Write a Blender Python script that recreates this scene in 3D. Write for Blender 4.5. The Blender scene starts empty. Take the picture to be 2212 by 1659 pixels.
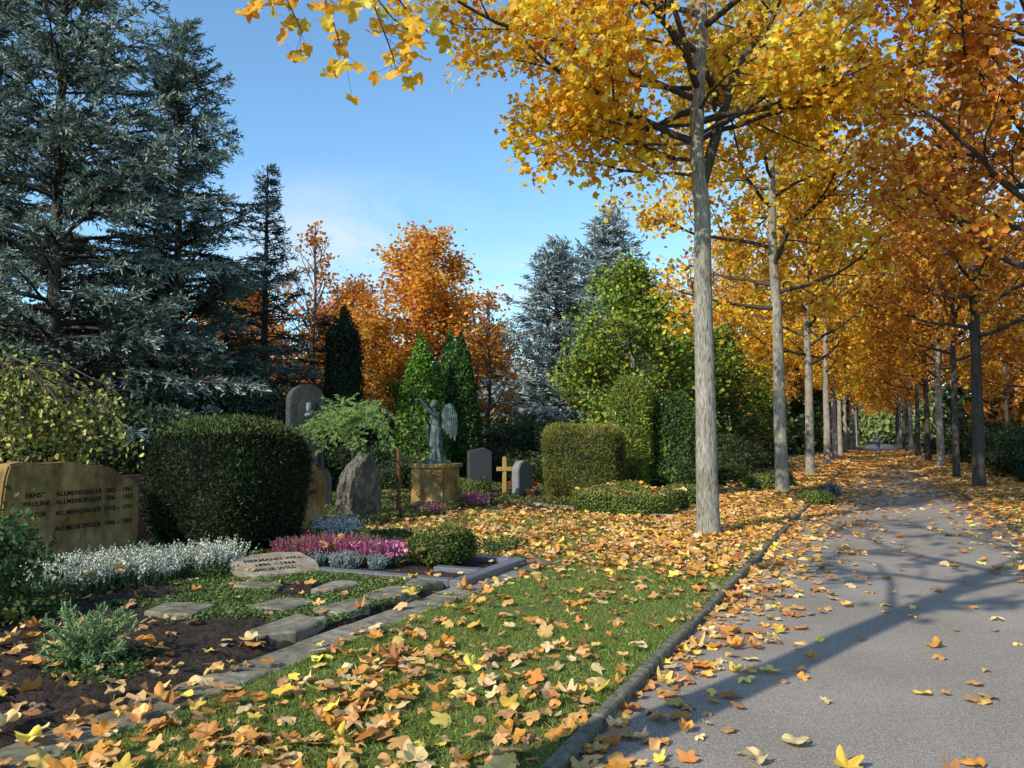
import bpy, math, random
import numpy as np
from mathutils import Vector, Matrix
rng=np.random.default_rng(11); random.seed(5)
scene=bpy.context.scene
UP=np.array([0,0,1.0])
# world axes: +Y runs along the avenue, +X across it
def W(X,Y): return (.91*X-.415*Y, .415*X+.91*Y)
def nrm(a):
    a=np.asarray(a,float); return a/(np.linalg.norm(a,axis=-1,keepdims=True)+1e-9)

# ---------------- materials ----------------
def newmat(name):
    m=bpy.data.materials.new(name); m.use_nodes=True
    nt=m.node_tree; nt.nodes.clear()
    out=nt.nodes.new('ShaderNodeOutputMaterial'); return m,nt,out
def N(nt,t,**k):
    n=nt.nodes.new(t)
    for a,b in k.items(): setattr(n,a,b)
    return n
def leafmat(name,trans=.35,rough=.5,spec=.3):
    m,nt,out=newmat(name)
    at=N(nt,'ShaderNodeAttribute',attribute_name='Col')
    oi=N(nt,'ShaderNodeObjectInfo')
    mx=N(nt,'ShaderNodeMix',data_type='RGBA',blend_type='MULTIPLY'); mx.inputs['Factor'].default_value=1
    nt.links.new(at.outputs['Color'],mx.inputs['A']); nt.links.new(oi.outputs['Color'],mx.inputs['B'])
    p=N(nt,'ShaderNodeBsdfPrincipled'); p.inputs['Roughness'].default_value=rough; p.inputs['Specular IOR Level'].default_value=spec
    nt.links.new(mx.outputs['Result'],p.inputs['Base Color'])
    if trans>0:
        t=N(nt,'ShaderNodeBsdfTranslucent'); nt.links.new(mx.outputs['Result'],t.inputs['Color'])
        s=N(nt,'ShaderNodeMixShader'); s.inputs[0].default_value=trans
        nt.links.new(p.outputs[0],s.inputs[1]); nt.links.new(t.outputs[0],s.inputs[2]); nt.links.new(s.outputs[0],out.inputs[0])
    else: nt.links.new(p.outputs[0],out.inputs[0])
    return m
def noisemat(name,stops,scale=5,detail=8,rough=.85,bump=.3,bdist=.02,stretch=(1,1,1),scale2=None,stops2=None,f2=.5,spec=.3,bscale=None):
    m,nt,out=newmat(name)
    tc=N(nt,'ShaderNodeTexCoord'); mp=N(nt,'ShaderNodeMapping'); mp.inputs['Scale'].default_value=stretch
    nt.links.new(tc.outputs['Object'],mp.inputs[0])
    n=N(nt,'ShaderNodeTexNoise'); n.inputs['Scale'].default_value=scale; n.inputs['Detail'].default_value=detail; n.inputs['Roughness'].default_value=.65
    nt.links.new(mp.outputs[0],n.inputs['Vector'])
    def ramp(stops,src):
        r=N(nt,'ShaderNodeValToRGB'); e=r.color_ramp.elements
        while len(e)<len(stops): e.new(.5)
        for i,(pp,c) in enumerate(stops): e[i].position=pp; e[i].color=(*c,1)
        nt.links.new(src,r.inputs[0]); return r.outputs[0]
    col=ramp(stops,n.outputs['Fac'])
    if scale2:
        n2=N(nt,'ShaderNodeTexNoise'); n2.inputs['Scale'].default_value=scale2; n2.inputs['Detail'].default_value=6
        nt.links.new(tc.outputs['Object'],n2.inputs['Vector'])
        c2=ramp(stops2,n2.outputs['Fac'])
        mx=N(nt,'ShaderNodeMix',data_type='RGBA',blend_type='MULTIPLY'); mx.inputs['Factor'].default_value=f2
        nt.links.new(col,mx.inputs['A']); nt.links.new(c2,mx.inputs['B']); col=mx.outputs['Result']
    p=N(nt,'ShaderNodeBsdfPrincipled'); p.inputs['Roughness'].default_value=rough; p.inputs['Specular IOR Level'].default_value=spec
    nt.links.new(col,p.inputs['Base Color'])
    b=N(nt,'ShaderNodeBump'); b.inputs['Strength'].default_value=bump; b.inputs['Distance'].default_value=bdist
    if bscale:
        n3=N(nt,'ShaderNodeTexNoise'); n3.inputs['Scale'].default_value=bscale; n3.inputs['Detail'].default_value=5
        nt.links.new(mp.outputs[0],n3.inputs['Vector']); nt.links.new(n3.outputs['Fac'],b.inputs['Height'])
    else: nt.links.new(n.outputs['Fac'],b.inputs['Height'])
    nt.links.new(b.outputs[0],p.inputs['Normal']); nt.links.new(p.outputs[0],out.inputs[0])
    return m
M_leaf=leafmat('autumn_leaf',.5,.45,.35)
M_fallen=leafmat('fallen_leaf',.15,.55,.3)
M_green=leafmat('green_leaf',.25,.5,.3)
M_needle=leafmat('needles',.12,.6,.25)
M_grass=leafmat('grass_blade',.35,.5,.3)
M_bark=noisemat('bark',[(.32,(.08,.07,.055)),(.45,(.29,.26,.21)),(.6,(.47,.43,.36)),(.75,(.57,.53,.45))],scale=13,stretch=(3.2,3.2,.55),bump=1,bdist=.05,scale2=1.6,stops2=[(.35,(.6,.6,.53)),(.6,(1,1,1))],f2=.85)
M_barkd=noisemat('dark_bark',[(.3,(.025,.02,.017)),(.7,(.11,.09,.072))],scale=12,stretch=(2.5,2.5,.5),bump=.9,bdist=.03)
M_asphalt=noisemat('asphalt',[(.35,(.15,.128,.105)),(.5,(.30,.262,.22)),(.68,(.52,.465,.4))],scale=120,detail=4,bump=.5,bdist=.006,scale2=.7,stops2=[(.3,(.72,.69,.66)),(.65,(1.05,1.02,1.0))],f2=.8,rough=.9)
M_soil=noisemat('soil',[(.3,(.018,.012,.009)),(.7,(.075,.05,.035))],scale=22,bump=1,bdist=.04)
M_lawn=noisemat('lawn',[(.3,(.06,.075,.02)),(.55,(.13,.16,.035)),(.75,(.2,.17,.06))],scale=14,bump=.8,bdist=.03,scale2=.8,stops2=[(.35,(.7,.75,.6)),(.6,(1.1,1.1,1))])
M_ground=noisemat('ground_cover',[(.32,(.02,.035,.01)),(.5,(.05,.07,.018)),(.62,(.10,.07,.025)),(.75,(.28,.13,.03))],scale=2.5,bump=.8,bdist=.05,scale2=.4,stops2=[(.35,(.5,.5,.45)),(.6,(1,1,1))])
M_paver=noisemat('paving_stone',[(.3,(.10,.088,.065)),(.5,(.24,.21,.16)),(.7,(.38,.34,.27))],scale=12,bump=.6,bdist=.012,scale2=2,stops2=[(.35,(.5,.52,.4)),(.6,(1,1,1))],f2=.9)
M_kerb=noisemat('kerb_stone',[(.3,(.05,.05,.03)),(.55,(.17,.155,.115)),(.75,(.3,.27,.2))],scale=16,bump=.6,bdist=.01)
M_sand=noisemat('sandstone',[(.3,(.14,.08,.03)),(.5,(.36,.22,.075)),(.7,(.5,.34,.14))],scale=5,bump=.6,bdist=.014,scale2=2.4,stops2=[(.38,(.42,.38,.32)),(.58,(1,1,1))],stretch=(1,1.5,.6),f2=.9)
M_plaq=noisemat('grey_sandstone',[(.3,(.16,.12,.08)),(.5,(.3,.24,.17)),(.7,(.42,.35,.26))],scale=7,bump=.5,bdist=.01)
M_greyst=noisemat('grey_granite',[(.3,(.13,.13,.125)),(.7,(.3,.3,.29))],scale=30,bump=.2,bdist=.005,scale2=2,stops2=[(.35,(.65,.65,.6)),(.6,(1,1,1))])
M_monu=noisemat('shade_darkened_stone',[(.3,(.03,.033,.03)),(.7,(.085,.088,.08))],scale=14,bump=.4,bdist=.01,scale2=2,stops2=[(.35,(.5,.55,.5)),(.6,(1,1,1))])  # stone colour darkened to hold the shadow on the tall monument
M_darkst=noisemat('dark_granite',[(.3,(.03,.032,.038)),(.7,(.075,.08,.085))],scale=40,bump=.15,bdist=.004,rough=.5)
M_polish=noisemat('polished_granite',[(.3,(.09,.09,.1)),(.7,(.2,.2,.21))],scale=60,bump=.05,bdist=.002,rough=.3,spec=.5)
M_rock=noisemat('rock',[(.3,(.04,.036,.028)),(.5,(.12,.105,.08)),(.7,(.25,.22,.17))],scale=4,bump=1,bdist=.08,bscale=9)
M_bronze=noisemat('green_bronze',[(.35,(.018,.03,.027)),(.5,(.05,.08,.072)),(.68,(.14,.2,.18))],scale=9,bump=.4,bdist=.01,rough=.6)
M_wood=noisemat('oak_wood',[(.3,(.32,.19,.05)),(.7,(.55,.36,.12))],scale=8,stretch=(3,3,.5),bump=.2,bdist=.004)
M_terra=noisemat('terracotta',[(.3,(.32,.1,.04)),(.7,(.5,.19,.09))],scale=10,bump=.1)
M_stem=noisemat('brown_trunk',[(.3,(.08,.03,.015)),(.7,(.2,.08,.035))],scale=20,bump=.3,bdist=.004)  # brown of the weeping cedar's trunk
M_letter=noisemat('bronze_letter',[(.3,(.012,.01,.008)),(.7,(.035,.028,.02))],scale=20,bump=.05,rough=.8)
M_red=noisemat('red_granite',[(.3,(.2,.08,.06)),(.7,(.4,.2,.16))],scale=40,bump=.1,rough=.5)
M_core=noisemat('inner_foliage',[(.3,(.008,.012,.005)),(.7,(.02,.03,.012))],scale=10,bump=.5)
M_skin=noisemat('skin',[(.3,(.5,.3,.22)),(.7,(.6,.38,.28))],scale=10,bump=0,rough=.5)
M_jacket=noisemat('jacket_cloth',[(.3,(.1,.11,.13)),(.7,(.16,.17,.2))],scale=30,bump=.1)
M_jeans=noisemat('jeans_cloth',[(.3,(.06,.1,.2)),(.7,(.1,.16,.3))],scale=40,bump=.1)
M_hair=noisemat('hair',[(.3,(.03,.02,.012)),(.7,(.07,.045,.03))],scale=40,bump=.2)

# ---------------- mesh accumulator ----------------
class Geo:
    def __init__(s): s.V=[];s.C=[];s.L=[];s.T=[];s.M=[];s.S=[];s.n=0
    def add(s,V,F,col=(1,1,1),mat=0,smooth=False):
        V=np.asarray(V,float).reshape(-1,3); F=np.asarray(F,int)
        col=np.asarray(col,float)
        if col.ndim==1: col=np.broadcast_to(col,(len(V),3))
        s.V.append(V); s.C.append(col); s.L.append((F+s.n).ravel())
        s.T.append(np.full(len(F),F.shape[1])); s.M.append(np.full(len(F),mat)); s.S.append(np.full(len(F),smooth))
        s.n+=len(V)
    def build(s,name,mats,loc=(0,0,0),rz=0,link=True):
        me=bpy.data.meshes.new(name)
        V=np.concatenate(s.V);C=np.concatenate(s.C);L=np.concatenate(s.L);T=np.concatenate(s.T)
        me.vertices.add(len(V)); me.vertices.foreach_set('co',V.ravel().astype(np.float32))
        me.loops.add(len(L)); me.loops.foreach_set('vertex_index',L.astype(np.int32))
        me.polygons.add(len(T)); st=np.concatenate([[0],np.cumsum(T)[:-1]])
        me.polygons.foreach_set('loop_start',st.astype(np.int32))
        me.polygons.foreach_set('material_index',np.concatenate(s.M).astype(np.int32))
        me.polygons.foreach_set('use_smooth',np.concatenate(s.S).astype(bool))
        a=me.color_attributes.new('Col','FLOAT_COLOR','POINT')
        a.data.foreach_set('color',np.concatenate([C,np.ones((len(C),1))],1).ravel().astype(np.float32))
        for m in mats: me.materials.append(m)
        me.update(calc_edges=True)
        if not link: return me
        return put(name,me,loc,rz)
def put(name,me,loc=(0,0,0),rz=0,sc=1,color=None):
    o=bpy.data.objects.new(name,me); scene.collection.objects.link(o)
    o.location=loc; o.rotation_euler=(0,0,rz)
    o.scale=(sc,sc,sc) if np.isscalar(sc) else sc
    if color: o.color=(*color,1)
    return o
def tube(g,P,R,n=6,col=(1,1,1),mat=0):
    P=np.asarray(P,float);R=np.asarray(R,float);k=len(P)
    T=nrm(np.gradient(P,axis=0)); m=nrm(T.mean(0))
    ref=np.array([1,0,0.]) if abs(m[0])<.7 else np.array([0,1.,0])
    U=nrm(np.cross(T,ref));Vv=np.cross(T,U)
    a=np.arange(n)/n*2*math.pi
    ring=P[:,None]+R[:,None,None]*(np.cos(a)[None,:,None]*U[:,None]+np.sin(a)[None,:,None]*Vv[:,None])
    i=np.arange(k-1)[:,None]*n;j=np.arange(n)[None];j2=(j+1)%n
    F=np.stack([i+j,i+j2,i+n+j2,i+n+j],-1).reshape(-1,4)
    g.add(ring.reshape(-1,3),F,col,mat,True)
# leaf templates (local: x across, y along, z normal)
OUT=[(0,-.5),(.26,-.44),(.5,-.16),(.33,.02),(.46,.36),(.18,.33),(0,.2)]
OUT=OUT+[(-x,y) for x,y in OUT[-2:0:-1]]
def tulip(curl=0,fold=.2,wav=0,seed=0):
    V=np.array([(0,-.1)]+OUT); z=fold*np.abs(V[:,0])+curl*(V[:,1]**2+.6*V[:,0]**2)
    r=np.random.default_rng(seed); z=z+wav*r.normal(size=len(V))
    V=np.c_[V,z]; n=len(OUT)
    return V,np.array([[0,1+i,1+(i+1)%n] for i in range(n)])
TUL=[tulip(.3,.1,.02,1),tulip(-.5,.25,.05,2),tulip(.9,-.2,.05,3),tulip(-.1,.5,.04,4),tulip(.6,.3,.09,5),tulip(-.9,.1,.07,6)]
OUTB=[(0,-.46),(.2,-.44),(.42,-.32),(.54,-.1),(.36,.02),(.48,.26),(.4,.46),(.16,.38),(0,.26)]
OUTB=OUTB+[(-x,y) for x,y in OUTB[-2:0:-1]]
def tulip_hi(curl,fold,wav,seed):
    r=np.random.default_rng(seed); o=np.array(OUTB)*(1+r.normal(size=(len(OUTB),2))*.08); n=len(o); pts=[]
    for i in range(n):
        p0,p1,p2,p3=o[i-1],o[i],o[(i+1)%n],o[(i+2)%n]
        for t in (0,.5):
            pts.append(.5*((2*p1)+(-p0+p2)*t+(2*p0-5*p1+4*p2-p3)*t*t+(-p0+3*p1-3*p2+p3)*t**3))
    pts=np.array(pts); m=len(pts); c=np.array([0,-.08])
    st=np.array([(-.012,-.44,.01),(.012,-.44,.01),(.03,-.95,.1),(.012,-.95,.1)])
    V=np.concatenate([[c],c+(pts-c)*.5,pts]); ph=r.uniform(0,6,3)
    a=np.arctan2(V[:,1]-c[1],V[:,0]); d=np.linalg.norm(V-c,axis=1)
    z=fold*np.abs(V[:,0])+curl*(V[:,1]**2+.6*V[:,0]**2)+wav*d*(np.sin(3*a+ph[0])+.8*np.sin(5*a+ph[1]))
    V=np.c_[V[:,0]*(1-abs(fold)*.3),V[:,1],z]
    i=np.arange(m);j=(i+1)%m
    F=np.concatenate([np.stack([1+i,1+m+i,1+m+j],1),np.stack([1+i,1+m+j,1+j],1),np.stack([np.zeros(m,int),1+i,1+j],1)])
    b=len(V); V=np.vstack([V,st]); F=np.vstack([F,[[b,b+1,b+2],[b,b+2,b+3]]])
    return V,F
TH_=[tulip_hi(c,f,w_,s) for s,(c,f,w_) in enumerate([(.25,.05,.08),(-.35,.15,.12),(.6,-.12,.16),(-.15,.35,.1),(.45,.25,.22),(-.6,.1,.18),(.1,.05,.16),(.9,.2,.14)])]
OV=(np.array([(0,-.5,0),(.3,-.1,.08),(.22,.25,.06),(0,.5,0),(-.22,.25,.06),(-.3,-.1,.08)]),np.array([[0,1,2,3],[0,3,4,5]]))
WD=(np.array([(0,-.45,0),(.42,-.22,.1),(.4,.3,.1),(0,.32,0),(-.4,.3,.1),(-.42,-.22,.1)]),np.array([[0,1,2,3],[0,3,4,5]]))
BL=(np.array([(-.5,0,0),(.5,0,0),(.35,1,0),(-.35,1,0)]),np.array([[0,1,2,3]]))
def frames(nv,ax):
    z=nrm(nv); x=nrm(np.cross(ax,z)); y=np.cross(z,x); return np.stack([x,y,z],-1)
def scatter(g,tmpl,pos,R,sc,col,mat=0,smooth=False):
    T,F=tmpl; n=len(pos)
    if n==0: return
    sc=np.asarray(sc,float)
    if sc.ndim==0: sc=np.full(n,float(sc))
    if sc.ndim==1: sc=np.repeat(sc[:,None],3,1)
    loc=T[None]*sc[:,None,:]
    V=pos[:,None]+np.einsum('nij,nkj->nki',R,loc)
    FF=(F[None]+(np.arange(n)*len(T))[:,None,None]).reshape(-1,F.shape[1])
    g.add(V.reshape(-1,3),FF,np.repeat(col[:,None],len(T),1).reshape(-1,3),mat,smooth)
def pal(cols,n,var=.15,w=None,r=None):
    r=r or rng; cols=np.array(cols,float)
    i=r.choice(len(cols),n,p=None if w is None else np.array(w)/sum(w))
    return np.clip(cols[i]*(1+var*r.normal(size=(n,1)))*(1+.05*r.normal(size=(n,3))),.003,.95)
GOLD=[(.90,.56,.03),(.94,.66,.05),(.84,.43,.025),(.64,.26,.02),(.94,.72,.12)]
ORNG=[(.78,.35,.03),(.62,.22,.025),(.86,.47,.035),(.46,.14,.02),(.88,.56,.06)]

# ---------------- trees ----------------
def grow(g,r,p,d,L,rad,lvl,maxl,tw,upb=.05,dens=1.6,mat=0,wob=.13):
    n=max(3,int(L/.45)+1); P=[np.array(p,float)]; d=nrm(np.array(d,float))
    for i in range(n):
        d=nrm(d+r.normal(size=3)*wob+UP*upb); P.append(P[-1]+d*L/n)
    P=np.array(P); R=np.linspace(rad,rad*.3,n+1); tube(g,P,R,7 if lvl<2 else (5 if lvl<3 else 3),(1,1,1),mat)
    if lvl>=maxl-1: tw.append((P,lvl))
    if lvl<maxl:
        nc=max(2,int(L*dens*(1 if lvl<2 else 1.6)))
        for k in range(nc):
            t=.2+.8*(k+r.random())/nc; i=min(int(t*n),n-1); q=P[i]+(P[i+1]-P[i])*(t*n-i)
            dd=nrm(P[i+1]-P[i]); side=nrm(np.cross(dd,r.normal(size=3)))
            a=math.radians(r.uniform(32,62)); cd=dd*math.cos(a)+side*math.sin(a); cd[2]+=.08
            grow(g,r,q,cd,L*(1-.55*t)*r.uniform(.38,.6),rad*(1-.6*t)*.5,lvl+1,maxl,tw,upb*.5,dens,mat,wob*1.2)
def leaves_on(g,r,tw,per,ls,cols,w=None,spread=.13,mat=1,tm=None,var=.15,droop=0):
    pos=[];cl=[]
    for P,l in tw:
        m=max(1,int(r.poisson(per*(1 if l>=3 else .8)*r.uniform(.4,1.6)))); t=r.random(m)**.7*(len(P)-1.001); i=t.astype(int)
        pos.append(P[i]+(P[i+1]-P[i])*(t-i)[:,None]); cl.append(np.full(m,1+.17*r.normal()))
    pos=np.concatenate(pos); cl=np.concatenate(cl); n=len(pos); pos=pos+r.normal(size=(n,3))*spread; pos[:,2]-=droop
    nv=nrm(r.normal(size=(n,3))*.8+np.array([-.1,-.35,.55])); ax=nrm(r.normal(size=(n,3))*.7+np.array([0,0,-.6]))
    R=frames(nv,ax); col=np.clip(pal(cols,n,var,w,r)*np.stack([cl**.6,cl,cl],1),.003,.95)
    tms=tm or [TUL[0],TUL[1],TUL[4]]
    k=r.integers(0,len(tms),n)
    for j,t in enumerate(tms):
        s=k==j; scatter(g,t,pos[s],R[s],ls*r.uniform(.65,1.25,s.sum()),col[s],mat)
    return n
def decid(name,seed,H,tr,first,spread,nl,per,ls,cols,w=None,limbs=(),maxl=3,dens=1.6,bark=None,tm=None,link=True,loc=(0,0,0),prof=None,el=(15,55),leafmat=None,sp=.13,flare=1.35,var=.15,extra=None):
    r=np.random.default_rng(seed); g=Geo(); tw=[]
    nz=16; zs=np.linspace(0,H,nz); off=np.cumsum(r.normal(size=(nz,2))*.03*H/16,axis=0); off[0]=0
    off[:6]*=.35
    P=np.c_[off,zs]; R=tr*(1-zs/H*.85); R=np.r_[R[0]*flare,R[0]*1.08,R]; P=np.insert(P,1,[0,0,.12],axis=0);P=np.insert(P,2,[0,0,.35],axis=0)
    P[0,2]=-.1; tube(g,P,R[:len(P)],16,(1,1,1),0)
    def at(z): return np.array([np.interp(z,zs,off[:,0]),np.interp(z,zs,off[:,1]),z])
    for z,dv,L,rad in limbs: grow(g,r,at(z),dv,L,rad,1,maxl,tw,.03,dens,2)
    az=r.uniform(0,6.28)
    for k in range(nl):
        t=(k+.5*r.random())/nl; z=first+(H*.97-first)*t; az+=2.4+r.normal()*.3
        pf=(prof(t) if prof else (1-t)**.7*(.75+.5*min(1,t*4)))
        e=math.radians(el[0]+(el[1]-el[0])*t+r.normal()*7)
        L=max(.6,spread*pf*r.uniform(.8,1.15)); dv=(math.cos(az)*math.cos(e),math.sin(az)*math.cos(e),math.sin(e))
        grow(g,r,at(z),dv,L,max(.018,tr*.36*(1-t*.6)),1,maxl,tw,.05,dens,2)
    if extra: extra(g,r)
    n=leaves_on(g,r,tw,per,ls,cols,w,sp,1,tm,var)
    print(name,'leaves',n)
    mats=[bark or M_bark,leafmat or M_leaf,M_barkd]
    return g.build(name,mats,loc,0,link)

def conifer(name,seed,H,R,zmin,step,nb,cols_in,cols_out,elev=5,droop=.12,bl=.17,bw=.028,dens=14,link=True,loc=(0,0,0),tr=.22,pw=.85,tstep=.16,irr=(.62,1.18),tdr=.12,fb=.2):
    r=np.random.default_rng(seed); g=Geo()
    zs=np.linspace(-.1,H,8); tube(g,np.c_[zs*0,zs*0,zs],tr*(1-zs/H*.93),8,(1,1,1),0)
    S=[];E=[];O=[];B=[]
    z=zmin
    while z<H*.985:
        t=(z-zmin)/(H-zmin)
        for k in range(nb):
            az=r.uniform(0,6.283); L=(R*(1-t)**pw+.12)*r.uniform(*irr)*(.75+.25*min(1,t*6))
            e=math.radians(elev+35*t**2+r.normal()*9); d=np.array([math.cos(az)*math.cos(e),math.sin(az)*math.cos(e),math.sin(e)])
            n=max(3,int(L/.4)); u=np.linspace(0,1,n+1); P=np.array([0,0,z+r.normal()*.15])+d*(u*L)[:,None]
            P[:,2]-=droop*L*u**1.6*(1-.5*t); P[:,2]+=.07*L*np.maximum(0,u-.7)**1.2*3
            P[:,:2]+=np.cumsum(r.normal(size=(n+1,2))*.035,axis=0)
            tube(g,P,np.linspace(.012+.012*L,.006,n+1),4,(1,1,1),0)
            m=max(4,int(L/tstep)); uu=r.uniform(.12,1,m)**.8*n*.999; i=uu.astype(int); q=P[i]+(P[i+1]-P[i])*(uu-i)[:,None]
            sd=np.array([-math.sin(az),math.cos(az),0]); sg=np.where(r.random(m)<.5,-1,1)[:,None]
            f=uu/n; tl=(.16+.24*L*(1-f)*r.uniform(.5,1.1,m)+.1)[:,None]
            td=nrm(sd*sg*r.uniform(.4,1,(m,1))+d*.7+UP*r.uniform(-.55,.18,(m,1)))
            bb=r.uniform(.2,2.0)
            S.append(q);E.append(q+td*tl);O.append(f);B.append(np.full(m,bb))
            S.append(P[-2:-1]);E.append(P[-1:]+d*.1);O.append(np.ones(1));B.append(np.full(1,bb))
        z+=step*(.8+.4*r.random())*(1-.35*t)
    S=np.concatenate(S);E=np.concatenate(E);O=np.concatenate(O);B=np.concatenate(B)
    Ln=np.linalg.norm(E-S,axis=1); cnt=np.maximum(3,(Ln*dens).astype(int)); idx=np.repeat(np.arange(len(S)),cnt); n=len(idx)
    u=r.random(n)[:,None]; pos=S[idx]+(E-S)[idx]*u; pos[:,2]-=tdr*Ln[idx]*u[:,0]**2
    tdv=nrm((E-S)[idx]); ax=nrm(tdv+r.normal(size=(n,3))*.55+UP*-.05); nv=nrm(np.cross(ax,r.normal(size=(n,3))))
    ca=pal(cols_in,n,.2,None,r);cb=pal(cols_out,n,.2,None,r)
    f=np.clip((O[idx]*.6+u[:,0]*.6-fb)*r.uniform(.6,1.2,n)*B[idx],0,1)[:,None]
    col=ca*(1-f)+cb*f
    scatter(g,BL,pos,frames(nv,ax),np.c_[np.full(n,bw)*r.uniform(.7,1.3,n),bl*r.uniform(.6,1.3,n),np.ones(n)],col,1)
    print(name,'blades',n)
    return g.build(name,[M_barkd,M_needle],loc,0,link)

def hedge(name,loc,a,b,h,p,n,ls,cols,prof=None,lump=.05,blade=False,inset=.05,link=True,rz=0,w=None,topcols=None,mat=None,seed=None,fz=1.0,lf=3.0):
    r=np.random.default_rng(seed if seed is not None else 5)
    ph=r.uniform(0,6,(6,)); K=r.normal(size=(6,3))*lf
    def surf(d,off=0):
        rr=1/((np.abs(d)**p).sum(1)**(1/p)); q=d*rr[:,None]
        z01=(q[:,2]+1)/2
        lm=1+lump*np.sin((q*np.array([a,b,h/2]))@K.T+ph).sum(1)/2
        s=np.ones(len(d)) if prof is None else prof(z01)
        q=q*np.array([a,b,h/2]); q[:,:2]*=(s*lm)[:,None]; q[:,2]=q[:,2]*(1+(lm-1)*.5)+h/2
        return q
    g=Geo()
    nu,nv_=28,18
    th=np.linspace(0,2*math.pi,nu,endpoint=False); fi=np.linspace(.02,math.pi-.02,nv_)
    D=np.array([[math.sin(f)*math.cos(t),math.sin(f)*math.sin(t),math.cos(f)] for f in fi for t in th])
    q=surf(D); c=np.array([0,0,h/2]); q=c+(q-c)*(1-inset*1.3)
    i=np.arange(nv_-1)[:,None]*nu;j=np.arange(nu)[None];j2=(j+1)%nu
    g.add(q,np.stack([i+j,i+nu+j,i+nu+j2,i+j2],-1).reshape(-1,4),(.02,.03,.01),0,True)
    face=r.choice(6,n,p=np.array([b*h,b*h,a*h,a*h,2*a*b*1.3,.2*a*b])/(2*b*h+2*a*h+2.8*a*b))
    uv=r.uniform(-1,1,(n,2)); D=np.zeros((n,3)); ax=face//2; sg=np.where(face%2==0,1,-1)
    for A in range(3):
        m=ax==A; o=[x for x in range(3) if x!=A]; D[m,A]=sg[m]; D[m,o[0]]=uv[m,0];D[m,o[1]]=uv[m,1]
    D=nrm(D); q=surf(D); dn=nrm(nrm(D)**3*1.0+D*.3)
    q=q+dn*(r.normal(size=(n,1))*.5-.15)*ls*fz
    nv=nrm(dn+r.normal(size=(n,3))*.75); axv=nrm(dn*.5+UP*.5+r.normal(size=(n,3))*.7)
    patch=1+.3*np.sin(q@(K.T*1.7)+ph).sum(1)/2.4
    col=pal(cols,n,.25,w,r)*patch[:,None]
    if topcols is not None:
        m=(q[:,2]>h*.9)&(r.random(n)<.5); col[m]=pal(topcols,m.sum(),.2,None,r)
    if blade: scatter(g,BL,q,frames(nrm(np.cross(axv,r.normal(size=(n,3)))),axv),np.c_[np.full(n,ls*.28),np.full(n,ls)*r.uniform(.7,1.3,n),np.ones(n)],col,1)
    else: scatter(g,OV,q,frames(nv,axv),ls*r.uniform(.7,1.3,n),col,1)
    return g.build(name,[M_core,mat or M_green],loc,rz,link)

# ---------------- ground ----------------
def sheet(name,x0,x1,y0,y1,z,mat,nx=2,ny=2,amp=0):
    xs=np.linspace(x0,x1,nx);ys=np.linspace(y0,y1,ny); X,Y=np.meshgrid(xs,ys)
    Z=z+amp*(np.sin(X*2.1+Y*.7)+np.sin(Y*1.7-X*1.3)+.6*np.sin(X*5+Y*4.3))/2.6
    g=Geo(); i=np.arange(ny-1)[:,None]*nx;j=np.arange(nx-1)[None]
    g.add(np.c_[X.ravel(),Y.ravel(),Z.ravel()],np.stack([i+j,i+j+1,i+nx+j+1,i+nx+j],-1).reshape(-1,4),(1,1,1),0,amp>0)
    return g.build(name,[mat])
def boxg(g,x0,x1,y0,y1,z0,z1,mat=0,bev=.0,col=(1,1,1)):
    b=bev
    V=[(x0,y0,z0),(x1,y0,z0),(x1,y1,z0),(x0,y1,z0),(x0,y0,z1-b),(x1,y0,z1-b),(x1,y1,z1-b),(x0,y1,z1-b),(x0+b,y0+b,z1),(x1-b,y0+b,z1),(x1-b,y1-b,z1),(x0+b,y1-b,z1)]
    F=[(0,1,5,4),(1,2,6,5),(2,3,7,6),(3,0,4,7),(4,5,9,8),(5,6,10,9),(6,7,11,10),(7,4,8,11),(8,9,10,11),(3,2,1,0)]
    g.add(V,F,col,mat)
sheet('ground',-400,400,-200,700,0,M_ground)
sheet('asphalt_path',-1.40,2.05,-12,150,.006,M_asphalt)
sheet('lawn',-3.62,-1.44,-10,150,.05,M_lawn,14,300,.008)
sheet('lawn',-17,-3.62,9.1,16,.05,M_lawn,60,40,.008)
sheet('verge',2.14,4.4,-10,150,.05,M_lawn,14,300,.008)
def kerb(name,x0,x1,y0,y1,ln,z,mat,bev=.012,j=.006):
    g=Geo(); y=y0
    while y<y1:
        l=ln*random.uniform(.9,1.1); dz=random.uniform(-j,j); dx=random.uniform(-j,j)
        boxg(g,x0+dx,x1+dx,y,y+l-.012,-.05,z+dz,0,bev); y+=l
    return g.build(name,[mat])
kerb('kerb',-1.46,-1.38,-8,150,1.0,.075,M_kerb,j=.009)
kerb('kerb',2.03,2.13,-8,150,1.0,.075,M_kerb,j=.009)
kerb('paving_strip',-3.96,-3.60,-6,9.05,.62,.062,M_paver,.01)
def plot(name,x0,x1,y0,y1,z,mat,n=40,amp=.03):
    xs=np.linspace(x0,x1,n);ys=np.linspace(y0,y1,n);X,Y=np.meshgrid(xs,ys)
    e=np.minimum(np.minimum(X-x0,x1-X),np.minimum(Y-y0,y1-Y)); r=np.random.default_rng(3)
    Z=z*np.clip(e/.12,0,1)**.5+amp*r.normal(size=X.shape)*.35*np.clip(e/.12,0,1)
    g=Geo(); i=np.arange(n-1)[:,None]*n;j=np.arange(n-1)[None]
    g.add(np.c_[X.ravel(),Y.ravel(),Z.ravel()],np.stack([i+j,i+j+1,i+n+j+1,i+n+j],-1).reshape(-1,4),(1,1,1),0,True)
    return g.build(name,[mat])
plot('soil_bed',-9.5,-3.97,-2,7.15,.085,M_soil,160,.045)
plot('soil_bed',-11,-3.97,7.15,9.2,.075,M_soil,60,.02)
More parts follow.
